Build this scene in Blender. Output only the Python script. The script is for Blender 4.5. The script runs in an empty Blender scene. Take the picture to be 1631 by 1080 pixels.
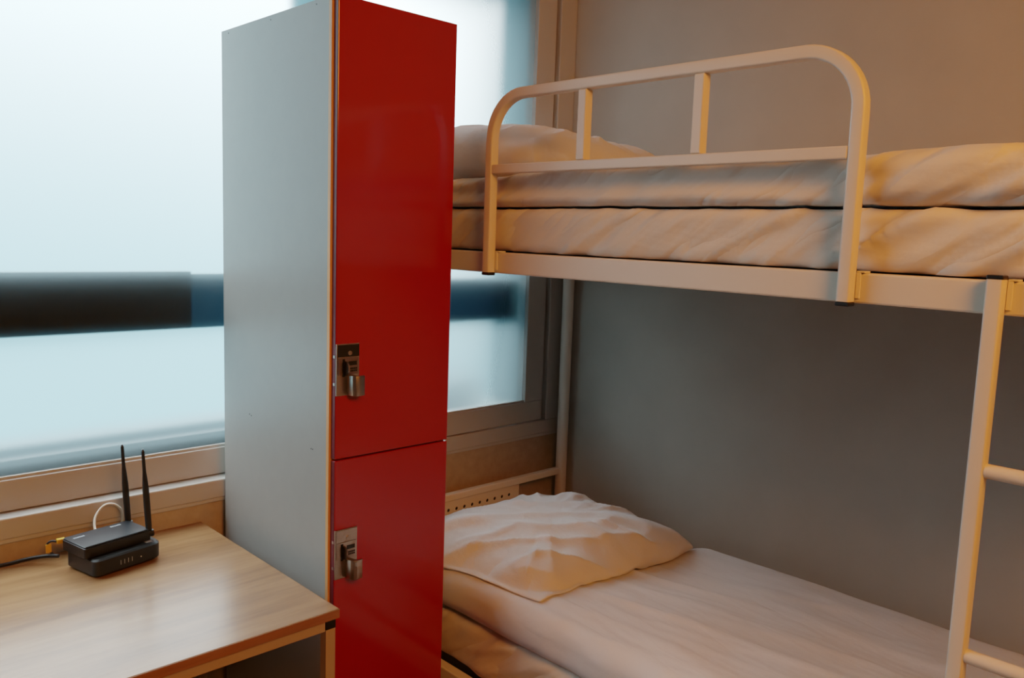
import bpy, bmesh, math, random
from mathutils import Vector, Matrix, noise

scene = bpy.context.scene
C = scene.collection
random.seed(7)

# ------------------------------------------------------------------ materials
def new_mat(name):
    m = bpy.data.materials.new(name); m.use_nodes = True
    nt = m.node_tree
    return m, nt, nt.nodes['Principled BSDF']

def coords(nt, scale=(1, 1, 1), rot=(0, 0, 0)):
    tc = nt.nodes.new('ShaderNodeTexCoord'); mp = nt.nodes.new('ShaderNodeMapping')
    mp.inputs['Scale'].default_value = scale; mp.inputs['Rotation'].default_value = rot
    if any(rot):      # turn first, stretch afterwards
        m0 = nt.nodes.new('ShaderNodeMapping'); m0.inputs['Rotation'].default_value = rot
        mp.inputs['Rotation'].default_value = (0, 0, 0)
        nt.links.new(tc.outputs['Object'], m0.inputs['Vector']); nt.links.new(m0.outputs['Vector'], mp.inputs['Vector'])
    else:
        nt.links.new(tc.outputs['Object'], mp.inputs['Vector'])
    return mp.outputs['Vector']

def noise_tex(nt, vec, scale, detail=4, rough=.55):
    n = nt.nodes.new('ShaderNodeTexNoise')
    n.inputs['Scale'].default_value = scale; n.inputs['Detail'].default_value = detail
    n.inputs['Roughness'].default_value = rough
    nt.links.new(vec, n.inputs['Vector'])
    return n.outputs['Fac']

def ramp(nt, fac, stops):
    r = nt.nodes.new('ShaderNodeValToRGB')
    el = r.color_ramp.elements
    while len(el) < len(stops): el.new(.5)
    for e, (p, c) in zip(el, stops):
        e.position = p; e.color = (*c, 1)
    nt.links.new(fac, r.inputs['Fac'])
    return r.outputs['Color']

def bump(nt, bsdf, fac, strength, dist):
    b = nt.nodes.new('ShaderNodeBump')
    b.inputs['Strength'].default_value = strength; b.inputs['Distance'].default_value = dist
    nt.links.new(fac, b.inputs['Height']); nt.links.new(b.outputs['Normal'], bsdf.inputs['Normal'])

def simple(name, col, rough=.5, metal=0, var=.06, nscale=12, bstr=0, bscale=200, bdist=.0005, coat=0, spec=.5, stretch=(1, 1, 1)):
    m, nt, b = new_mat(name)
    v = coords(nt, stretch)
    f = noise_tex(nt, v, nscale)
    lo = tuple(c * (1 - var) for c in col); hi = tuple(min(1, c * (1 + var)) for c in col)
    nt.links.new(ramp(nt, f, [(.3, lo), (.7, hi)]), b.inputs['Base Color'])
    b.inputs['Roughness'].default_value = rough; b.inputs['Metallic'].default_value = metal
    b.inputs['Coat Weight'].default_value = coat; b.inputs['Coat Roughness'].default_value = .08
    b.inputs['Specular IOR Level'].default_value = spec
    if bstr: bump(nt, b, noise_tex(nt, coords(nt, stretch), bscale, 3), bstr, bdist)
    return m

M = {}
M['wall'] = simple('grey_wallpaper', (.445, .425, .385), .85, var=.04, nscale=6, bstr=.25, bscale=260, bdist=.0008, spec=.2)
M['dado'] = simple('beige_wallpaper', (.40, .33, .235), .85, var=.08, nscale=40, bstr=.4, bscale=220, bdist=.001, spec=.2)
M['far_wall'] = simple('brown_wall', (.16, .13, .10), .8)
M['ceiling'] = simple('ceiling_paint', (.34, .32, .29), .9, var=.02)
M['floor'] = simple('vinyl_floor', (.13, .09, .06), .5, var=.15, nscale=5, stretch=(1, 8, 1))
M['pvc'] = simple('pvc_frame', (.44, .43, .405), .4, var=.02, nscale=5)
M['gap_shade'] = simple('dark_gap_shade', (.07, .06, .05), .7)
M['outer'] = simple('outer_aluminium', (.05, .085, .10), .6, var=.1)
M['outer_sill'] = simple('outer_sill_metal', (.025, .032, .035), .6)
M['band'] = simple('dark_parapet', (.010, .014, .016), .8, var=.2)
M['band_hazed'] = simple('hazed_parapet', (.06, .14, .18), .8, var=.1)
def translucent(name, col, tint, frac):
    m = bpy.data.materials.new(name); m.use_nodes = True
    nt = m.node_tree; nt.nodes.clear()
    out = nt.nodes.new('ShaderNodeOutputMaterial')
    t = nt.nodes.new('ShaderNodeBsdfTransparent'); t.inputs['Color'].default_value = (*tint, 1)
    d = nt.nodes.new('ShaderNodeBsdfDiffuse')
    nt.links.new(ramp(nt, noise_tex(nt, coords(nt), 8), [(.3, tuple(c * .9 for c in col)), (.7, col)]), d.inputs['Color'])
    mx = nt.nodes.new('ShaderNodeMixShader'); mx.inputs['Fac'].default_value = frac
    nt.links.new(d.outputs[0], mx.inputs[1]); nt.links.new(t.outputs[0], mx.inputs[2]); nt.links.new(mx.outputs[0], out.inputs['Surface'])
    return m
M['band_hazed'] = translucent('hazed_band', (.05, .09, .11), (.10, .17, .205), .8)  # paler copy of the band: haze of a second pane put into its colour
M['outer'] = translucent('tinted_outer_frame', (.05, .085, .10), (.24, .36, .39), .8)
M['paint'] = simple('white_bed_paint', (.74, .675, .585), .32, var=.015, nscale=8)
M['base'] = simple('dark_bed_board', (.06, .045, .035), .8)
M['desk_metal'] = simple('cream_desk_metal', (.42, .33, .235), .4, var=.02)
M['red'] = simple('gloss_red_laminate', (.31, .002, .005), .16, var=.03, nscale=3, coat=.15)
M['red_edge_shade'] = simple('shaded_door_edge', (.10, .010, .022), .4, var=.03)  # door red darkened: shade of the side face put into the colour
M['melamine'] = simple('grey_melamine', (.28, .285, .272), .42, var=.02, nscale=30, bstr=.1, bscale=300, bdist=.0003)
M['banding'] = simple('wood_edge_banding', (.62, .31, .12), .45, var=.08, nscale=30, stretch=(1, 1, .1))
M['black'] = simple('black_plastic', (.005, .005, .0055), .42, var=.15)
M['router_top'] = simple('router_top_shell', (.012, .016, .021), .34, var=.1)
M['gloss_black'] = simple('black_gloss', (.008, .008, .008), .12)
M['label'] = simple('pale_print', (.30, .34, .38), .6)
M['led'] = simple('status_light', (.8, .78, .7), .3)
M['nickel'] = simple('brushed_nickel', (.46, .41, .36), .3, metal=1, var=.05, nscale=60, stretch=(1, 1, 12))
M['nickel_dark'] = simple('dark_nickel', (.30, .26, .23), .28, metal=1, var=.05)
M['white_cable'] = simple('white_cable', (.62, .60, .52), .5)
M['yellow'] = simple('yellow_plug', (.60, .36, .03), .45)

def cotton(name, col, rot, stretch, fold):
    m, nt, b = new_mat(name)
    f = noise_tex(nt, coords(nt), 7, 3)
    nt.links.new(ramp(nt, f, [(.3, tuple(c * .96 for c in col)), (.7, col)]), b.inputs['Base Color'])
    b.inputs['Roughness'].default_value = .85
    b.inputs['Specular IOR Level'].default_value = .15
    b.inputs['Sheen Weight'].default_value = .12
    # fine creases
    n1 = noise_tex(nt, coords(nt, (1, 1, 1)), 22, 5, .6)
    # long directional folds: ridged noise stretched along one direction
    n2 = noise_tex(nt, coords(nt, stretch, rot), 1.0, 3, .5)
    a1 = nt.nodes.new('ShaderNodeMath'); a1.operation = 'SUBTRACT'; nt.links.new(n2, a1.inputs[0]); a1.inputs[1].default_value = .5
    a2 = nt.nodes.new('ShaderNodeMath'); a2.operation = 'ABSOLUTE'; nt.links.new(a1.outputs[0], a2.inputs[0])
    a3 = nt.nodes.new('ShaderNodeMath'); a3.operation = 'MINIMUM'; nt.links.new(a2.outputs[0], a3.inputs[0]); a3.inputs[1].default_value = .14
    a4 = nt.nodes.new('ShaderNodeMath'); a4.operation = 'MULTIPLY_ADD'; nt.links.new(n1, a4.inputs[0]); a4.inputs[1].default_value = .25
    a5 = nt.nodes.new('ShaderNodeMath'); a5.operation = 'MULTIPLY'; nt.links.new(a3.outputs[0], a5.inputs[0]); a5.inputs[1].default_value = fold
    nt.links.new(a5.outputs[0], a4.inputs[2])
    bump(nt, b, a4.outputs[0], .75, .012)
    return m
M['cotton'] = cotton('white_cotton', (.74, .73, .74), (0, 0, .15), (9, 2.0, 6), 1.4)
M['pillow_cotton'] = cotton('white_pillow_cotton', (.76, .75, .76), (0, 0, .9), (7, 3, 6), 2.2)
M['duvet_upper'] = cotton('white_puffy_cotton', (.75, .69, .62), (.62, 0, 0), (3, 2.2, 11), 6.0)
M['sheet'] = cotton('white_sheet', (.73, .67, .60), (.66, 0, 0), (3, 2.0, 10), 6.0)

def wood():
    m, nt, b = new_mat('light_oak_laminate')
    v = coords(nt, (1.2, 9, 9))
    f1 = noise_tex(nt, v, 2.2, 6, .6)
    f2 = noise_tex(nt, coords(nt, (3, 70, 70)), 2.0, 3)
    mx = nt.nodes.new('ShaderNodeMath'); mx.operation = 'MULTIPLY_ADD'
    nt.links.new(f2, mx.inputs[0]); mx.inputs[1].default_value = .17
    nt.links.new(f1, mx.inputs[2])
    nt.links.new(ramp(nt, mx.outputs[0], [(.42, (.20, .10, .042)), (.62, (.285, .155, .070)), (.85, (.35, .205, .10))]), b.inputs['Base Color'])
    b.inputs['Roughness'].default_value = .27
    b.inputs['Specular IOR Level'].default_value = .65
    bump(nt, b, f2, .08, .0006)
    return m
M['wood'] = wood()
M['wood_edge'] = simple('oak_edge_strip', (.27, .135, .055), .45, var=.15, nscale=9, stretch=(1, 12, 12))

def frosted():
    m = bpy.data.materials.new('frosted_glass'); m.use_nodes = True
    nt = m.node_tree; nt.nodes.clear()
    out = nt.nodes.new('ShaderNodeOutputMaterial')
    g = nt.nodes.new('ShaderNodeBsdfRefraction')
    g.inputs['IOR'].default_value = 1.45; g.inputs['Roughness'].default_value = .60
    g.inputs['Color'].default_value = (.93, .98, .99, 1)
    gl = nt.nodes.new('ShaderNodeBsdfGlossy'); gl.inputs['Roughness'].default_value = .25
    mx = nt.nodes.new('ShaderNodeMixShader'); mx.inputs['Fac'].default_value = .03
    nt.links.new(g.outputs[0], mx.inputs[1]); nt.links.new(gl.outputs[0], mx.inputs[2])
    nt.links.new(mx.outputs[0], out.inputs['Surface'])
    tl = nt.nodes.new('ShaderNodeBsdfTranslucent'); tl.inputs['Color'].default_value = (.58, .85, .94, 1)
    m2 = nt.nodes.new('ShaderNodeMixShader'); m2.inputs['Fac'].default_value = .17
    nt.links.new(mx.outputs[0], m2.inputs[1]); nt.links.new(tl.outputs[0], m2.inputs[2]); nt.links.new(m2.outputs[0], out.inputs['Surface'])
    n = noise_tex(nt, coords(nt), 300, 2)
    bp = nt.nodes.new('ShaderNodeBump'); bp.inputs['Strength'].default_value = .05; bp.inputs['Distance'].default_value = .0004
    nt.links.new(n, bp.inputs['Height']); nt.links.new(bp.outputs['Normal'], g.inputs['Normal'])
    return m
M['frosted'] = frosted()

# ------------------------------------------------------------------ mesh helpers
def box(bm, x0, x1, y0, y1, z0, z1):
    vs = [bm.verts.new((x, y, z)) for z in (z0, z1) for y in (y0, y1) for x in (x0, x1)]
    for f in ((0, 2, 3, 1), (4, 5, 7, 6), (0, 1, 5, 4), (2, 6, 7, 3), (0, 4, 6, 2), (1, 3, 7, 5)):
        bm.faces.new([vs[i] for i in f])
    return bm

def bx(x0, x1, y0, y1, z0, z1): return box(bmesh.new(), x0, x1, y0, y1, z0, z1)

def sweep(bm, pts, prof, ref, caps=True, scales=None):
    """sweep a closed 2-D profile [(a,b)...] along pts; a runs along ref, b along tangent x ref"""
    pts = [Vector(p) for p in pts]; ref = Vector(ref).normalized(); rings = []
    for i, p in enumerate(pts):
        t0 = (pts[i] - pts[i - 1]).normalized() if i else None
        t1 = (pts[i + 1] - pts[i]).normalized() if i < len(pts) - 1 else None
        t = (t0 + t1).normalized() if (t0 and t1) else (t0 or t1)
        k = 1 / max(.5, t.dot(t1)) if (t0 and t1) else 1
        a = (ref - t * ref.dot(t)).normalized(); b = t.cross(a)
        s = scales[i] if scales else 1
        rings.append([bm.verts.new(p + a * u * s + b * v * s * k) for u, v in prof])
    n = len(prof)
    for r0, r1 in zip(rings, rings[1:]):
        for j in range(n):
            bm.faces.new((r0[j], r0[(j + 1) % n], r1[(j + 1) % n], r1[j]))
    if caps:
        bm.faces.new(rings[0][::-1]); bm.faces.new(rings[-1])
    return bm

def circle(r, n=20): return [(r * math.cos(2 * math.pi * i / n), r * math.sin(2 * math.pi * i / n)) for i in range(n)]

def rsquare(w, r, n=4):
    h = w / 2 - r; o = []
    for q, (sx, sy) in enumerate(((1, 1), (-1, 1), (-1, -1), (1, -1))):
        for i in range(n + 1):
            a = math.pi / 2 * (q + i / n)
            o.append((sx * h + r * math.cos(a), sy * h + r * math.sin(a)))
    return o

def smooth_path(ctrl, n=10):
    """Catmull-Rom through ctrl"""
    c = [Vector(p) for p in ctrl]; c = [2 * c[0] - c[1]] + c + [2 * c[-1] - c[-2]]
    o = []
    for i in range(1, len(c) - 2):
        for k in range(n):
            t = k / n; a, b, d, e = c[i - 1], c[i], c[i + 1], c[i + 2]
            o.append(.5 * ((2 * b) + (d - a) * t + (2 * a - 5 * b + 4 * d - e) * t * t + (3 * b - a - 3 * d + e) * t ** 3))
    o.append(c[-2]); return o

def disc(bm, c, axis, r, h, n=20):
    c = Vector(c); axis = Vector(axis).normalized()
    ref = Vector((0, 0, 1)) if abs(axis.z) < .9 else Vector((1, 0, 0))
    return sweep(bm, [c, c + axis * h], circle(r, n), ref)

def tree_of(o):
    from mathutils.bvhtree import BVHTree
    return BVHTree.FromPolygons([v.co + o.location for v in o.data.vertices], [tuple(p.vertices) for p in o.data.polygons])

def rest_on(bm, o, gap=.002, n_low=None):
    """lift every vertex that would sink into the thing underneath, so cloth lies on it"""
    t = tree_of(o)
    for v in bm.verts:
        zs = []
        for dx, dy in ((0, 0), (.009, 0), (-.009, 0), (0, .009), (0, -.009), (.006, .006), (-.006, .006), (.006, -.006), (-.006, -.006)):
            h = t.ray_cast(Vector((v.co.x + dx, v.co.y + dy, 5)), Vector((0, 0, -1)))
            if h[0] is not None: zs.append(h[0].z)
        if zs:
            g = max(zs) + gap + (.0025 if v.normal.z > 0 else 0)
            if v.co.z < g: v.co.z = g
    bm.normal_update()

def obj(name, bm, mat, parent=None, origin=None, bevel=0, smooth=False, seg=2, kind=None, label=None, xf=None):
    if bevel:
        bmesh.ops.bevel(bm, geom=list(bm.edges), offset=bevel, segments=seg, profile=.5, affect='EDGES', clamp_overlap=True)
    if xf is not None: bm.transform(xf)
    if parent is not None and origin is None: origin = parent.get('_o', (0, 0, 0))
    origin = Vector(origin) if origin is not None else Vector((0, 0, 0))
    bm.transform(Matrix.Translation(-origin))
    bmesh.ops.recalc_face_normals(bm, faces=bm.faces)
    me = bpy.data.meshes.new(name); bm.to_mesh(me); bm.free()
    if smooth:
        for p in me.polygons: p.use_smooth = True
    me.materials.append(mat)
    o = bpy.data.objects.new(name, me); C.objects.link(o)
    o['_o'] = tuple(origin)
    if parent: o.parent = parent
    else: o.location = origin
    if kind: o['kind'] = kind
    if label: o['label'] = label
    return o

def autosmooth(o, ang=40):
    me = o.data
    for p in me.polygons: p.use_smooth = True
    bm = bmesh.new(); bm.from_mesh(me)
    for e in bm.edges:
        if len(e.link_faces) == 2 and e.calc_face_angle(0) > math.radians(ang): e.smooth = False
    bm.to_mesh(me); bm.free()
    return o

def tag(o, label, cat, group=None):
    o['label'] = label; o['category'] = cat
    if group: o['group'] = group
    return o

def thing(name, label, cat, loc, group=None):
    o = bpy.data.objects.new(name, None); C.objects.link(o)
    o.location = loc; o['_o'] = tuple(loc); o.empty_display_size = .1
    return tag(o, label, cat, group)

def struct(name, bm, mat, **k): return obj(name, bm, mat, kind='structure', **k)

# ------------------------------------------------------------------ room shell
XL, XR, YF, YB, ZC = -1.6, 2.02, -2.0, 1.852, 2.45
WZ0, WZ1 = .826, 2.36           # window opening
WX0 = -.9
struct('floor', bx(XL - .1, XR + .1, YF - .1, YB + .2, -.1, 0), M['floor'])
struct('ceiling', bx(XL - .1, XR + .1, YF - .1, YB + .2, ZC, ZC + .1), M['ceiling'])
struct('wall_right', bx(XR, XR + .1, YF - .1, YB + .2, 0, ZC), M['wall'])
struct('wall_left', bx(XL - .1, XL, YF - .1, YB + .2, 0, ZC), M['far_wall'])
struct('wall_front', bx(XL, XR, YF - .1, YF, 0, ZC), M['far_wall'])
b = bx(XL, XR, YB, YB + .14, 0, .78); box(b, XL, WX0, YB, YB + .14, .78, ZC); box(b, WX0, XR, YB, YB + .14, WZ1 + .05, ZC)
struct('wall_back', b, M['dado'])
# window: fixed outer frame, two sashes with frosted panes, outer aluminium frame
b = bmesh.new()
box(b, WX0, XR - .001, 1.842, 1.99, .782, .826)              # sill member
box(b, 1.947, XR - .001, 1.842, 1.90, .826, WZ1)             # right jamb
box(b, WX0, WX0 + .05, 1.842, 1.90, .826, WZ1)
box(b, WX0, XR - .001, 1.842, 1.90, WZ1, WZ1 + .05)
win = struct('window_1', b, M['pvc'], bevel=.003)
obj('sill_lip', bx(WX0, XR - .002, 1.846, 1.8515, .772, .7815), M['pvc'], win, kind='structure', bevel=.002)
obj('jamb_gap', bx(1.932, 1.948, 1.872, 1.90, .828, WZ1), M['gap_shade'], win, kind='structure')  # strip filling the recess, its shade put into the colour

def sash(name, x0, x1, yf, stile, gz):
    b = bmesh.new()
    box(b, x0, x1, yf, yf + .030, .828, gz); box(b, x0, x1, yf, yf + .030, 2.28, WZ1 - .002)
    box(b, x0, x0 + stile, yf, yf + .030, gz, 2.28); box(b, x1 - stile, x1, yf, yf + .030, gz, 2.28)
    s = obj(name, b, M['pvc'], win, kind='structure', bevel=.002)
    b = bmesh.new()
    for a in ((x0 + stile, x1 - stile, gz - .001, gz + .006), (x0 + stile, x1 - stile, 2.274, 2.281)):
        box(b, a[0], a[1], yf + .004, yf + .014, a[2], a[3])
    obj('glazing_bead', b, M['pvc'], s, kind='structure')
    b = bmesh.new()
    vs = [b.verts.new(p) for p in ((x0 + stile - .004, yf + .014, gz - .004), (x1 - stile + .004, yf + .014, gz - .004),
                                   (x1 - stile + .004, yf + .014, 2.284), (x0 + stile - .004, yf + .014, 2.284))]
    b.faces.new(vs)
    obj('pane', b, M['frosted'], s, kind='structure', label='frosted glass pane')
    return s
sash('left_sash', WX0 + .05, 1.20, 1.880, .07, .893)
sash('right_sash', 1.13, 1.933, 1.848, .079, .893)
b = bmesh.new()
box(b, 1.822, XR, 1.884, 1.935, .88, 2.36); box(b, WX0, 1.867, 1.955, 2.00, 2.16, 2.36)
box(b, 1.085, 1.17, 1.955, 1.985, .915, 2.159)
outf = obj('outer_frame', b, M['outer'], win, kind='structure', label='dark outer frame seen blurred through the frosted glass')
obj('outer_sill', box(box(bmesh.new(), WX0 + .125, 1.125, 1.912, 1.956, .83, .926), WX0, 1.82, 1.962, 2.05, .80, .945), M['outer_sill'], win, kind='structure', label='dark outer sill blurred through the frosted glass')
for x0, x1, y, z0, z1, mt, lb in ((WX0 + .121, .805, 1.907, 1.180, 1.312, 'band', 'near black band across the outside of the left frosted pane'),
                               (.8055, 1.128, 1.907, 1.180, 1.306, 'band_hazed', 'stretch of the band behind the left frosted pane, pane haze painted in slate blue'),
                               (1.212, 1.820, 1.876, 1.160, 1.290, 'band_hazed', 'band across the outside of the right frosted pane, pane haze painted in slate blue')):
    obj('safety_bar', bx(x0, x1, y, y + .012, z0, z1), M[mt], win, kind='structure', label=lb, bevel=.002)

# ------------------------------------------------------------------ locker
LX0, LX1 = .845, 1.130
LK = thing('locker', 'tall red two-door locker with pale grey side, standing between desk and bunk bed', 'locker', (.99, 1.6, 0))
for x0 in (LX0, LX1 - .018):
    obj('side_panel', bx(x0, x0 + .018, 1.381, 1.822, 0, 1.84), M['melamine'], LK)
for nm, z0, z1 in (('top_panel', 1.822, 1.84), ('shelf', .968, .986), ('bottom_panel', .08, .098)):
    obj(nm, bx(LX0 + .018, LX1 - .018, 1.375, 1.8119, z0, z1), M['melamine'], LK)
obj('back_panel', bx(LX0 + .018, LX1 - .018, 1.812, 1.822, .098, 1.822), M['melamine'], LK)
obj('plinth', bx(LX0 + .018, LX1 - .018, 1.40, 1.415, 0, .08), M['melamine'], LK)
for x0 in (LX0 - .0004, LX1 - .0176):
    obj('edge_banding', bx(x0, x0 + .018, 1.3715, 1.3808, 0, 1.84), M['banding'], LK, label='orange wood edge banding strip')
for (y, z) in ((1.788, 1.832), (1.60, 1.831), (1.425, 1.832), (1.698, 1.008), (1.690, 1.006), (1.437, .985), (1.431, .985)):
    obj('nail_hole', disc(bmesh.new(), (LX0 + .0002, y, z), (-1, 0, 0), .0016, .0005, 8), M['black'], LK)
DY = 1.357
def door(z0, z1, lock_z, dark_reflection):
    bm = bx(LX0 + .005, LX1 - .002, DY, 1.3712, z0, z1)
    d = obj('door', bm, M['red'], LK, bevel=.0012)
    bm = bmesh.new(); box(bm, LX0 + .0042, LX0 + .0049, DY + .0015, 1.371, z0 + .001, z1 - .001)
    obj('edge_strip', bm, M['red_edge_shade'], d, label='door edge with its shade painted in maroon')
    y = DY; x0, x1 = LX0 + .0045, LX0 + .0555; z0, z1 = lock_z, lock_z + .100
    obj('lock_plate', bx(x0, x1, y - .003, y - .0002, z0, z1), M['nickel'], d, bevel=.0008)
    if dark_reflection:  # dark reflection on the upper lock, put in as black
        obj('lock_cover', bx(x0 + .003, x1 - .001, y - .0042, y - .0031, z1 - .025, z1 - .002), M['gloss_black'], d, label='top field of the lock with its dark reflection painted black')
    else:
        obj('lock_cover', bx(x0 + .003, x1 - .001, y - .0042, y - .0031, z1 - .025, z1 - .002), M['nickel'], d)
    obj('lock_face', bx(x0 + .003, x1 - .003, y - .0048, y - .0031, z1 - .060, z1 - .0265), M['nickel_dark'] if dark_reflection else M['nickel'], d, bevel=.0004)
    obj('screw', disc(bmesh.new(), (x0 + .029, y - .004, z1 - .018), (0, -1, 0), .0042, .0016), M['nickel'], d)
    obj('screw', disc(bmesh.new(), (x0 + .029, y - .003, z0 + .012), (0, -1, 0), .0042, .0016), M['nickel'], d)
    obj('coin_slot', bx(x0 + .0125, x0 + .0175, y - .0053, y - .0047, z1 - .063, z1 - .029), M['gloss_black'], d)
    dial = bmesh.new(); disc(dial, (x0 + .0172, y - .0047, z1 - .047), (1, 0, 0), .0135, .0035, 28)
    bmesh.ops.bisect_plane(dial, geom=list(dial.verts) + list(dial.edges) + list(dial.faces), plane_co=(0, y - .0047, 0), plane_no=(0, 1, 0), clear_outer=True)
    obj('thumb_wheel', dial, M['nickel_dark'], d)
    obj('display', bx(x0 + .026, x0 + .044, y - .0056, y - .0047, z1 - .042, z1 - .034), M['gloss_black'], d)
    kp = bmesh.new()
    for r in range(2):
        for c in range(5):
            xx = x0 + .0258 + c * .0040; zz = z1 - .0465 - r * .0045
            box(kp, xx, xx + .0028, y - .0056, y - .0047, zz - .0032, zz)
    obj('keypad', kp, M['black'], d)
    # thumb-turn handle: bent plate standing off the lock
    h = bmesh.new()
    prof = [(hx + px, y - py) for hx in (x0 - .012,) for px, py in ((.036, .003), (.034, .012), (.036, .022), (.0405, .0275), (.047, .029), (.0605, .027),
            (.0605, .0245), (.050, .024), (.046, .020), (.045, .003))]
    lo = [h.verts.new((px, py, z0 + .001)) for px, py in prof]; hi = [h.verts.new((px, py, z0 + .040)) for px, py in prof]
    h.faces.new(lo[::-1]); h.faces.new(hi)
    for i in range(len(prof)):
        j = (i + 1) % len(prof); h.faces.new((lo[i], lo[j], hi[j], hi[i]))
    autosmooth(obj('lock_handle', h, M['nickel'], d, bevel=.0007, label='chrome thumb-turn handle'), 50)
    for zz in (z0 + .020, z0 + .073):
        obj('latch_tab', bx(LX0 + .003, LX0 + .0042, DY + .001, DY + .006, zz, zz + .005), M['nickel'], d)
    return d
door(.979, 1.840, 1.1035, True)
door(.098, .9755, .737, False)

# ------------------------------------------------------------------ desk
DK = thing('desk', 'light oak desk with pale metal legs and black corner joints, under the window', 'desk', (.2, 1.55, 0))
DX0, DX1, DY0, DY1 = -.45, .798, 1.255, 1.851
obj('desktop', bx(DX0, DX1, DY0 + .0012, DY1, .712, .730), M['wood'], DK, bevel=.001)
b = bmesh.new()
box(b, DX0, DX1, DY0 - .0001, DY0 + .0011, .7128, .7292); box(b, DX1 + .0001, DX1 + .0009, DY0, DY1, .7128, .7292)
obj('edge_strip', b, M['wood_edge'], DK, label='darker wood edge strip')
for y in (1.260, 1.812):
    obj('apron', bx(DX0 + .026, DX1 - .026, y, y + .02, .692, .7118), M['desk_metal'], DK, bevel=.001)
for x in (DX0 + .005, DX1 - .0245):
    obj('side_bar', bx(x, x + .02, 1.282, 1.811, .692, .7118), M['desk_metal'], DK, bevel=.001)
for x in (DX0 + .005, DX1 - .0245):
    for y in (1.260, 1.812):
        l = obj('leg', bx(x, x + .02, y, y + .02, 0, .6935), M['desk_metal'], DK, bevel=.001)
        obj('corner_joint', bx(x - .0004, x + .0204, y - .0006, y + .0206, .6938, .7117), M['black'], l, bevel=.0012, label='black plastic corner joint')

# ------------------------------------------------------------------ router, modem, cables
def local_frame(ox, oy, ang): return Matrix.Translation((ox, oy, 0)) @ Matrix.Rotation(ang, 4, 'Z')
def rounded_slab(w, d, z0, z1, rads, n=6, inset=0):
    """rectangle 0..w, 0..d with own corner radii (fl, fr, br, bl)"""
    o = []
    for (cx, cy, a0), r in zip(((0, 0, 180), (w, 0, 270), (w, d, 0), (0, d, 90)), rads):
        sx = cx + (r if cx == 0 else -r); sy = cy + (r if cy == 0 else -r)
        for i in range(n + 1):
            a = math.radians(a0 + 90 * i / n); o.append((sx + r * math.cos(a), sy + r * math.sin(a)))
    bm = bmesh.new()
    mid = sum((Vector(p) for p in o), Vector((0, 0))) / len(o)
    rings = []
    for z, ins in ((z0, inset), (z0 + inset, 0), (z1 - inset, 0), (z1, inset)):
        rings.append([bm.verts.new((p[0] + (-ins if p[0] > w / 2 else ins), p[1] + (-ins if p[1] > d / 2 else ins), z)) for p in o])
    k = len(o)
    for r0, r1 in zip(rings, rings[1:]):
        for j in range(k): bm.faces.new((r0[j], r0[(j + 1) % k], r1[(j + 1) % k], r1[j]))
    bm.faces.new(rings[0][::-1]); bm.faces.new(rings[-1])
    return bm

MF = local_frame(.505, 1.655, math.radians(12.5))
MD = thing('modem', 'black cable modem lying on the desk underneath the router', 'modem', (.555, 1.725, .73))
autosmooth(obj('casing', rounded_slab(.146, .106, .7335, .7685, (.012, .022, .022, .012), inset=.0035), M['black'], MD, xf=MF), 35)
for fx, fy in ((.02, .02), (.126, .02), (.02, .086), (.126, .086)):
    obj('rubber_foot', disc(bmesh.new(), (fx, fy, .7301), (0, 0, 1), .006, .0036, 14), M['black'], MD, xf=MF)
for i, gx in enumerate((.052, .060, .068, .076)):
    obj('indicator', bx(gx, gx + .0012, -.0004, .001, .746, .755), M['label'], MD, xf=MF)
obj('power_light', disc(bmesh.new(), (.096, .0006, .7495), (0, -1, 0), .0012, .0012, 10), M['led'], MD, xf=MF, label='small white status light')
obj('vent', bx(.116, .13, .012, .024, .7683, .7689), M['label'], MD, xf=MF)

ZR = Matrix.Translation((0, 0, .003))
RF = ZR @ local_frame(.493, 1.674, math.radians(11.8))
RT = thing('wifi_router', 'small black wireless router with two upright antennas, stacked on the modem', 'router', (.55, 1.73, .766))
autosmooth(obj('casing', rounded_slab(.139, .084, .7662, .7868, (.004, .004, .004, .004), inset=.001), M['black'], RT, xf=RF), 35)
top = obj('top_shell', rounded_slab(.137, .082, .7868, .7902, (.004, .004, .004, .004), inset=.0012), M['router_top'], RT, xf=RF @ Matrix.Translation((.001, .001, 0)))
autosmooth(top, 35)
# faint pale print on the shell (illegible marks)
for (ux, uy, nn) in ((.012, .060, 6), (.092, .066, 6)):
    pm = bmesh.new()
    for k in range(nn):
        box(pm, ux + k * .0038, ux + k * .0038 + .0028, uy, uy + .006, .7902, .7904)
    obj('printed_mark', pm, M['label'], RT, xf=RF)
def antenna(base, tip):
    base, tip = Vector(base), Vector(tip); L = (tip - base)
    st = [(0, .0058), (.10, .0062), (.35, .0066), (.52, .0064), (.66, .0048), (.74, .0036), (.97, .0032), (1.0, .0020)]
    bm = bmesh.new()
    sweep(bm, [base + L * s for s, _ in st], circle(1, 16), (1, 0, 0), scales=[r for _, r in st])
    a = obj('antenna', bm, M['black'], RT, smooth=True)
    hb = bmesh.new(); disc(hb, base + Vector((-.008, 0, 0)), (1, 0, 0), .0075, .016, 16)
    autosmooth(obj('hinge', hb, M['black'], a), 40)
antenna((.612, 1.783, .784), (.603, 1.783, .958))
antenna((.6275, 1.709, .782), (.618, 1.709, .961))

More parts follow.
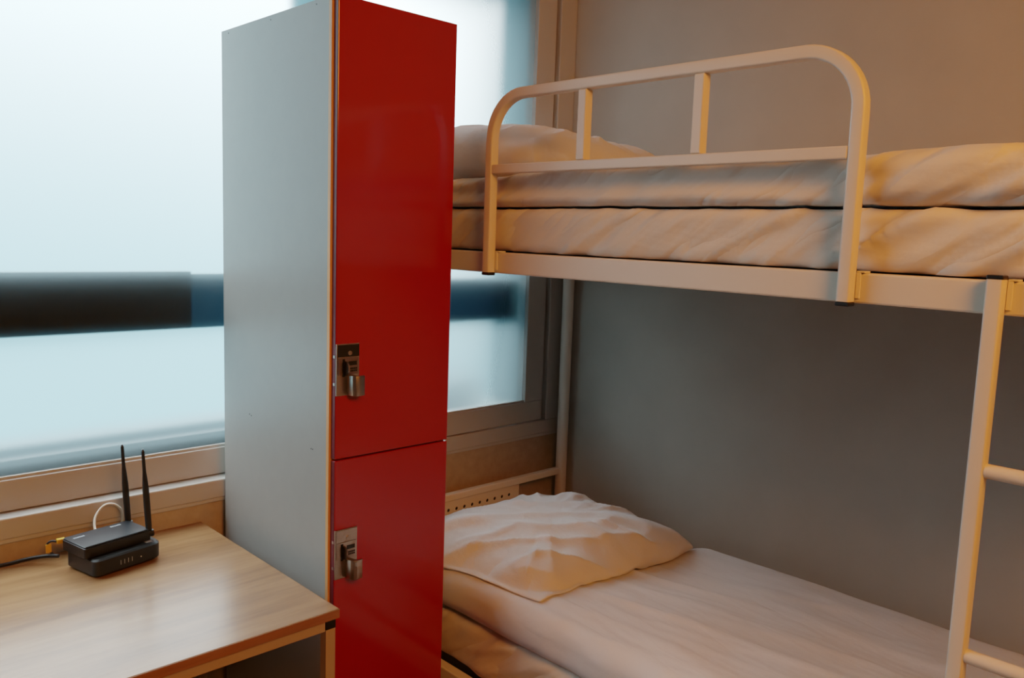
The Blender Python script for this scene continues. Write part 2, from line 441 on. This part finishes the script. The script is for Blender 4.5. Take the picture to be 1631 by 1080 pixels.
def cable(name, pts, r, mat, label):
    p = smooth_path(pts, 10)
    bm = bmesh.new(); sweep(bm, p, circle(r, 10), (.13, .27, .95))
    o = obj(name, bm, mat, origin=p[0], smooth=True)
    return tag(o, label, 'cable')
cable('ethernet_cable', [(.556, 1.783, .776), (.553, 1.806, .780), (.560, 1.824, .800), (.580, 1.832, .818), (.603, 1.835, .815), (.617, 1.835, .795), (.612, 1.832, .765), (.58, 1.832, .752), (.545, 1.834, .745), (.515, 1.838, .736)], .0026, M['white_cable'],
      'thin white cable looping up behind the router and antennas')
cable('power_cable', [(.476, 1.782, .748), (.455, 1.800, .747), (.425, 1.818, .742), (.395, 1.830, .736), (.36, 1.838, .7345), (.28, 1.84, .7345), (.15, 1.84, .7345)], .0038, M['black'],
      'black power cable running left along the desk from the modem')
pg = thing('network_plug', 'yellow plug with a tag sticking out behind the router on its left side', 'plug', (.482, 1.79, .775))
obj('boot', bx(.474, .490, 1.782, 1.792, .772, .782), M['yellow'], pg, bevel=.002)
obj('lead', sweep(bmesh.new(), smooth_path([(.474, 1.787, .777), (.466, 1.792, .778), (.460, 1.797, .772), (.462, 1.80, .758), (.472, 1.802, .746)], 6), circle(.0022, 8), (0, 1, 0)), M['black'], pg, smooth=True)
obj('tag', bx(.456, .466, 1.793, 1.7945, .755, .772), M['yellow'], pg, label='yellow paper tag')

# ------------------------------------------------------------------ bunk bed
BX0, BX1, BY0, BY1 = 1.17, 2.003, -.14, 1.818
BD = thing('bunk_bed', 'white painted metal bunk bed with ladder and guard rail along the right wall', 'bunk bed', (1.58, .84, 0))
for x in (BX0 + .022, BX1 - .019):
    for y in (BY1 - .019, BY0 + .019):
        p = obj('post', disc(bmesh.new(), (x, y, .004), (0, 0, 1), .018, 1.50, 28), M['paint'], BD)
        autosmooth(p, 40)
        obj('foot_cap', disc(bmesh.new(), (x, y, 0), (0, 0, 1), .0195, .012, 20), M['black'], p)
for z0, z1 in ((1.341, 1.384), (.382, .424)):
    for x0, x1 in ((BX0, BX0 + .025), (BX1 - .025, BX1)):
        obj('side_rail', bx(x0, x1, BY0 + .037, BY1 - .037, z0, z1), M['paint'], BD, bevel=.003)
    for y in (BY1 - .031, BY0 + .007):
        obj('end_rail', bx(BX0 + .040, BX1 - .037, y, y + .024, z0, z1), M['paint'], BD, bevel=.003)
    obj('base_panel', bx(BX0 + (.027 if z0 > 1 else .10), BX1 - .027, BY0 + .04, BY1 - .04, z1 - .014, z1 - .0005 if z0 > 1 else z1 + .012), M['base'], BD)
# lower headboard: top rail with a perforated steel panel under it
hb = obj('headboard', bx(BX0 + .040, BX1 - .037, 1.789, 1.809, .651, .673), M['paint'], BD, bevel=.003)
def perforated(x0, x1, y0, y1, z1, pitch, rows, cols, xs, r=.0055):
    bm = bmesh.new(); n = 8
    zt = z1 - .012
    for i in range(cols):
        for j in range(rows):
            cx, cz = xs + (i + .5) * pitch, zt - (j + .5) * pitch * 1.06
            hw, hh = pitch / 2, pitch * .53
            outer = [(hw, 0), (hw, hh), (0, hh), (-hw, hh), (-hw, 0), (-hw, -hh), (0, -hh), (hw, -hh)]
            for yy in (y0,):
                o = [bm.verts.new((cx + a, yy, cz + c)) for a, c in outer]
                q = [bm.verts.new((cx + r * math.cos(k * math.pi / 4), yy, cz + r * math.sin(k * math.pi / 4))) for k in range(8)]
                q2 = [bm.verts.new((v.co.x, y1, v.co.z)) for v in q]
                for k in range(8):
                    l = (k + 1) % 8
                    bm.faces.new((o[k], o[l], q[l], q[k])); bm.faces.new((q[k], q[l], q2[l], q2[k]))
    bmesh.ops.remove_doubles(bm, verts=bm.verts, dist=1e-5)
    xe = xs + cols * pitch; zb = zt - rows * pitch * 1.06
    box(bm, x0, x1, y0, y1, zt, z1); box(bm, x0, x1, y0, y1, zb - .02, zb); box(bm, x0, xs, y0, y1, zb, zt); box(bm, xe, x1, y0, y1, zb, zt)
    return bm
obj('perforated_panel', perforated(1.375, 1.791, 1.797, 1.7990, .6505, .0303, 5, 12, 1.401), M['paint'], hb, label='white steel panel punched with rows of small holes')

obj('hole_shade', bx(1.378, 1.788, 1.7992, 1.8004, .47, .6485), M['black'], hb, label='added black sheet standing in for the dark gap behind the holes')  # sheet added behind the holes, shade of the gap put into its colour
# guard rail (square tube loop)
GX = 1.159; GW = .020
yl, yr, zt, R = 1.275, .524, 1.694, .085
path = [(GX, yl, 1.343), (GX, yl, zt - R)]
path += [(GX, yl - R + R * math.cos(a), zt - R + R * math.sin(a)) for a in [math.radians(90 * i / 12) for i in range(1, 13)]]
path += [(GX, yr + R + R * math.cos(a), zt - R + R * math.sin(a)) for a in [math.radians(90 + 90 * i / 12) for i in range(0, 13)]]
path += [(GX, yr, 1.343)]
gr = obj('guard_rail', sweep(bmesh.new(), path, rsquare(GW, .0035), (1, 0, 0)), M['paint'], BD)
autosmooth(gr, 50)
obj('middle_bar', bx(GX - .0095, GX + .0095, yr + .0102, yl - .0102, 1.541, 1.559), M['paint'], gr, bevel=.002)
for y in (1.030, .784):
    obj('upright', bx(GX - .0095, GX + .0095, y - .0095, y + .0095, 1.5592, zt - .0102), M['paint'], gr, bevel=.002)
for y in (yl, yr):
    obj('end_cap', bx(GX - .0102, GX + .0102, y - .0102, y + .0102, 1.3365, 1.3428), M['black'], gr, bevel=.0018, label='black plastic end cap')
    b = bmesh.new(); box(b, 1.1665, 1.1698, y - .0165, y - .0102, 1.348, 1.3842); box(b, 1.1665, 1.186, y - .0215, y - .0102, 1.3842, 1.3868)
    obj('bracket', b, M['paint'], gr, bevel=.0007)
# ladder
lp = rsquare(GW, .003)
ly = (.333, -.03)
b = bmesh.new()
for y in ly: sweep(b, [(GX, y, .006), (GX, y, 1.386)], lp, (1, 0, 0))
ld = obj('ladder', b, M['paint'], BD); autosmooth(ld, 50)
for y in ly:
    obj('end_cap', bx(GX - .0102, GX + .0102, y - .0102, y + .0102, 1.3862, 1.3915), M['black'], ld, bevel=.0018, label='black plastic end cap')
    obj('foot_cap', bx(GX - .0102, GX + .0102, y - .0102, y + .0102, 0, .006), M['black'], ld)
    b = bmesh.new(); box(b, 1.1665, 1.1698, y - .0165, y - .0102, 1.348, 1.3842); box(b, 1.1665, 1.186, y - .0215, y - .0102, 1.3842, 1.3868)
    obj('bracket', b, M['paint'], ld, bevel=.0007)
for z in (1.143, .894, .645, .396, .147):
    autosmooth(obj('rung', sweep(bmesh.new(), [(GX, ly[0] - .0102, z), (GX, ly[1] + .0102, z)], circle(.0095, 20), (1, 0, 0)), M['paint'], ld), 40)

# ------------------------------------------------------------------ bedding
def rbox(x0, x1, y0, y1, z0, z1, r, step, fn):
    """dense rounded box; fn(point, normal) -> displaced point"""
    def axis(a, c):
        n = max(2, int((c - a - 2 * r) / step)); e = max(3, int(r * 1.6 / step))
        return [a + r * (i / e) for i in range(e)] + [a + r + (c - a - 2 * r) * i / n for i in range(n + 1)] + [c - r + r * ((i + 1) / e) for i in range(e)]
    X, Y, Z = axis(x0, x1), axis(y0, y1), axis(z0, z1)
    bm = bmesh.new(); cache = {}
    lo = Vector((x0 + r, y0 + r, z0 + r)); hi = Vector((x1 - r, y1 - r, z1 - r))
    def V(i, j, k):
        key = (i, j, k)
        if key not in cache:
            q = Vector((X[i], Y[j], Z[k]))
            c = Vector([min(max(q[a], lo[a]), hi[a]) for a in range(3)])
            d = (q - c)
            n = d.normalized()
            cache[key] = bm.verts.new(fn(c + n * r, n))
        return cache[key]
    nx, ny, nz = len(X) - 1, len(Y) - 1, len(Z) - 1
    def quad(*k):
        vs = [V(*t) for t in k]
        bm.faces.new(vs)
    for i in range(nx):
        for j in range(ny):
            for k in (0, nz): quad((i, j, k), (i + 1, j, k), (i + 1, j + 1, k), (i, j + 1, k))
    for i in range(nx):
        for k in range(nz):
            for j in (0, ny): quad((i, j, k), (i + 1, j, k), (i + 1, j, k + 1), (i, j, k + 1))
    for j in range(ny):
        for k in range(nz):
            for i in (0, nx): quad((i, j, k), (i, j + 1, k), (i, j + 1, k + 1), (i, j, k + 1))
    return bm

N = noise.noise
def ridge(v):   # soft one-sided crease
    return (1 - min(1, abs(N(v)) * 2.2)) ** 2
def ss(a, b, x):
    t = min(1, max(0, (x - a) / (b - a))); return t * t * (3 - 2 * t)

def side_wrinkle(p, seed, shear, fu=21, fv=4):
    """diagonal folds on the vertical sides: coordinates run along y and z"""
    u = p.y + shear * p.z
    return N(Vector((u * fu + seed, p.z * fv + p.x * 3, seed))) * .6 + ridge(Vector((u * fu * .6 + seed * 2, p.z * fv * .8, seed + 3))) * .6

def mattress_fn(seed, shear, zmin):
    def fn(p, n):
        side = max(abs(n.x), abs(n.y))
        w = side_wrinkle(p, seed, shear)
        amp = .0065 * side
        big = N(Vector((p.y * 3 + seed, p.x * 3, seed))) * .004
        q = p + n * (w * amp * (1.9 + 1.3 * ss(.62, .40, p.y)) + big * (.5 + .5 * side))
        q.z = max(q.z, zmin); q.x = max(q.x, 1.1715)
        return q
    return fn

def mattress(z0, z1, x0, x1, seed, label):
    bm = rbox(x0, x1, BY0 + .06, BY1 - .075, z0, z1, .020, .009, mattress_fn(seed, 2.1, z0))
    o = obj('mattress', bm, M['sheet'], origin=((x0 + x1) / 2, .84, z0), smooth=True)
    return tag(o, label, 'mattress', 'bunk mattresses')
mat_up = mattress(1.3862, 1.4735, 1.188, 1.985, 4.1, 'mattress in a creased white sheet on the upper bunk, under the duvet')
mat_low = mattress(.4375, .552, 1.195, 1.965, 9.7, 'mattress in a creased white sheet on the lower bunk, under the duvet')

def duvet_up(p, n):
    top = max(0, n.z)
    s = ss(1.17, 1.75, p.x)
    lift = .0 + .022 * s * (1 - ss(1.6, 2.0, p.x) * .5) + .003 * ss(.62, .50, p.y) + .006 * N(Vector((p.y * 4, p.x * 4, 2)))
    drop = -.018 * ss(1.05, 1.5, p.y)
    h = (p.z - 1.472) / .075
    q = Vector(p)
    q.z += max(0, h) * (lift + drop)
    front = max(0, -n.x)
    right = ss(.56, .44, p.y)
    sh = 1.2 if True else 0
    w1 = side_wrinkle(p, 21.3, 2.0, 17, 4)
    w2 = side_wrinkle(p, 31.3, 2.2, 30, 5)
    q += n * (front * (.017 * w1 * (.4 + .6 * right) + .009 * w2 * (.35 + .65 * right)))
    q += n * top * (.006 * N(Vector((p.x * 7, p.y * 5, 1))) + .003 * ridge(Vector((p.x * 9 + p.y * 5, p.y * 4, 3))))
    # long horizontal pucker in the middle of the front
    q.x += front * .008 * math.sin((p.z - 1.50) * 95 + N(Vector((p.y * 3, 0, 5))) * 1.6) * ss(.45, .6, p.y)
    q.x -= front * .007 * right
    q.x = max(q.x, 1.1712)
    return q
bm = rbox(1.184, 1.985, BY0 + .06, 1.66, 1.4765, 1.551, .030, .009, duvet_up)
bm.normal_update(); rest_on(bm, mat_up)
o = duv_up = obj('duvet', bm, M['duvet_upper'], origin=(1.58, .78, 1.476), smooth=True)
tag(o, 'puffy white duvet spread over the upper bunk behind the guard rail', 'duvet', 'white duvets')

def duvet_low(p, n):
    q = Vector(p); top = max(0, n.z); front = max(0, -n.x)
    h = max(0, (p.z - .556) / .085)
    s = ss(1.22, 1.93, p.x)
    prof = .012 - .062 * s
    prof += .008 * N(Vector((p.x * 4, p.y * 3, 7)))
    prof -= .014 * math.exp(-((p.x - 1.33) / .035) ** 2) * ss(1.3, .9, p.y) * 0
    prof -= .012 * ss(1.05, 1.4, p.y) * ss(1.3, 1.5, p.x)
    prof -= .030 * ss(1.18, 1.30, p.y) * ss(1.20, 1.30, p.x)
    q.z += h * prof
    # long soft creases running down the bed + diagonal ones near the front edge
    c1 = ridge(Vector((p.x * 8 + p.y * .9, p.y * 1.1, 3))) * .006 + ridge(Vector((p.x * 15 + p.y * 3, p.y * 2.2, 8))) * .003
    c2 = N(Vector((p.x * 9, p.y * 6, 4))) * .005
    q += n * top * (c1 + c2)
    q += n * front * (.010 * side_wrinkle(p, 45.2, .8, 9, 3) + .006 * N(Vector((p.y * 5, 0, 2))))
    q.z += front * .008 * N(Vector((p.y * 4, p.x, 12)))
    return q
bm = rbox(1.178, 1.935, BY0 + .06, 1.66, .5545, .640, .036, .009, duvet_low)
bm.normal_update(); rest_on(bm, mat_low)
o = duv_low = obj('duvet', bm, M['cotton'], origin=(1.56, .78, .556), smooth=True)
tag(o, 'white duvet lying flat on the lower bunk beneath the pillow, against the grey wall', 'duvet', 'white duvets')

def pillow(under, rough, a, bh, T, seed, flat, loc, rot, label, corner=.045, nx=110, ny=84):
    bm = bmesh.new(); rows = {}
    def pt(u, v, sgn):
        eu = 1 - abs(u) ** 2.6; ev = 1 - abs(v) ** 2.6
        t = T * max(0, eu * ev) ** .38
        rc = 1 - .055 * abs(u * v) ** 4
        x = a * u * (1 - corner * (1 - v * v)) * rc; y = bh * v * (1 - corner * (1 - u * u)) * rc
        edge = max(abs(u), abs(v)); cr = abs(u * v)
        ang = math.atan2(v, u)
        rad = ridge(Vector((math.cos(ang) * 3.2 + seed, math.sin(ang) * 3.2, edge * .7))) * .012 * ss(.2, .65, edge) * ss(.97, .72, edge)
        nz = N(Vector((x * 7 + seed, y * 7, sgn * 3))) * .010 + N(Vector((x * 17 + seed, y * 15, sgn * 5))) * .004
        fold = ridge(Vector((x * 5 + y * 7 + seed, (x - y) * 2.2, 5 + seed))) * .010
        k = min(1, t / (T * .5))
        if sgn > 0:
            z = t + (rad + nz + fold - .006) * k * rough
        else:
            z = -t * flat + nz * .3 * k
        # outline waviness
        wv = .008 * N(Vector((ang * 2.2 + seed, seed, 1))) * ss(.7, 1, edge)
        return Vector((x * (1 + wv / a), y * (1 + wv / bh), z))
    def um(i, n):
        t = -1 + 2 * i / n; return math.sin(t * math.pi / 2) * .55 + t * .45
    grid = {}
    for sgn in (1, -1):
        for i in range(nx + 1):
            for j in range(ny + 1):
                border = i in (0, nx) or j in (0, ny)
                key = (i, j, 0 if border else sgn)
                if key not in grid: grid[key] = bm.verts.new(pt(um(i, nx), um(j, ny), sgn))
    for sgn in (1, -1):
        for i in range(nx):
            for j in range(ny):
                q = []
                for (ii, jj) in ((i, j), (i + 1, j), (i + 1, j + 1), (i, j + 1)):
                    bd = ii in (0, nx) or jj in (0, ny); q.append(grid[(ii, jj, 0 if bd else sgn)])
                if sgn < 0: q.reverse()
                bm.faces.new(q)
    xf = Matrix.Translation(loc) @ Matrix.Rotation(rot[2], 4, 'Z') @ Matrix.Rotation(rot[1], 4, 'Y') @ Matrix.Rotation(rot[0], 4, 'X')
    bm.transform(xf); bm.normal_update(); rest_on(bm, under, .002)
    o = obj('pillow', bm, M['pillow_cotton'], origin=loc, smooth=True)
    return tag(o, label, 'pillow', 'white bunk pillows')
pillow(duv_low, 1.0, .358, .272, .096, 2.2, .5, (1.528, 1.438, .610), (.0, .05, .105), 'crumpled white pillow lying on the lower bunk below the perforated headboard panel')
pillow(duv_up, .5, .40, .28, .108, 8.4, .65, (1.585, 1.485, 1.560), (.05, .07, .03), 'plump white pillow on the upper bunk at the window end behind the guard rail')

# ------------------------------------------------------------------ world and lights
w = bpy.data.worlds.new('overcast_sky'); scene.world = w; w.use_nodes = True
nt = w.node_tree; bg = nt.nodes['Background']
tc = nt.nodes.new('ShaderNodeTexCoord'); sp = nt.nodes.new('ShaderNodeSeparateXYZ')
nt.links.new(tc.outputs['Generated'], sp.inputs[0])
mr = nt.nodes.new('ShaderNodeMapRange'); mr.inputs['From Min'].default_value = -.6; mr.inputs['From Max'].default_value = .6
az = nt.nodes.new('ShaderNodeMath'); az.operation = 'MULTIPLY_ADD'; az.inputs[1].default_value = .14
nt.links.new(sp.outputs['X'], az.inputs[0]); nt.links.new(sp.outputs['Z'], az.inputs[2])
nt.links.new(az.outputs[0], mr.inputs['Value'])
col = ramp(nt, mr.outputs['Result'], [(0, (.26, .47, .53)), (.40, (.33, .60, .68)), (.51, (.42, .73, .84)), (.62, (1.0, 1.28, 1.38)), (.72, (2.7, 2.95, 3.0)), (.9, (4.4, 4.7, 4.8))])
nt.links.new(col, bg.inputs['Color']); bg.inputs['Strength'].default_value = 2.3

def area(name, loc, target, size, power, color):
    l = bpy.data.lights.new(name, 'AREA'); l.shape = 'DISK'; l.size = size; l.energy = power; l.color = color
    o = bpy.data.objects.new(name, l); C.objects.link(o); o.location = loc
    o.rotation_euler = (Vector(target) - Vector(loc)).to_track_quat('-Z', 'Y').to_euler()
    return o
area('warm_room_lamp', (.33, -.80, 2.32), (1.1, .7, .9), .9, 54, (1, .335, .055))

# ------------------------------------------------------------------ camera
f_px, yaw, pitch, roll = 1331.07, math.radians(44.046), math.radians(7.085), math.radians(1.990)
fw = Vector((math.sin(yaw) * math.cos(pitch), math.cos(yaw) * math.cos(pitch), -math.sin(pitch)))
r = Vector((math.cos(yaw), -math.sin(yaw), 0)); u = r.cross(fw)
r2 = r * math.cos(roll) + u * math.sin(roll); u2 = u * math.cos(roll) - r * math.sin(roll)
cam = bpy.data.cameras.new('camera'); co = bpy.data.objects.new('camera', cam); C.objects.link(co)
cam.sensor_width = 36; cam.sensor_fit = 'HORIZONTAL'; cam.lens = 36 * f_px / 1631
cam.clip_start = .02
co.matrix_world = Matrix(((r2.x, u2.x, -fw.x, 0), (r2.y, u2.y, -fw.y, 0), (r2.z, u2.z, -fw.z, 1.42), (0, 0, 0, 1)))
scene.camera = co
scene.view_settings.view_transform = 'Standard'
scene.view_settings.look = 'None'
scene.view_settings.exposure = 0
# camera response: soft highlight shoulder
scene.view_settings.use_curve_mapping = True
cmap = scene.view_settings.curve_mapping
WL = 6.5; cmap.white_level = (WL, WL, WL)
def response(x, a=1.32, wp=6.0): return min(1.0, a * x * (1 + a * x / wp ** 2) / (1 + a * x) * x / (x + .014))
cv = cmap.curves[3]
xs_ = (.012, .03, .06, .1, .16, .25, .4, .6, .85, 1.2, 1.6, 2.1, 2.7, 3.4, 4.3, 5.2)
for x in xs_: cv.points.new(x / WL, response(x))
cv.points[0].location = (0, 0); cv.points[len(cv.points) - 1].location = (1, 1)
cmap.update()
for o in scene.objects:
    if '_o' in o: del o['_o']
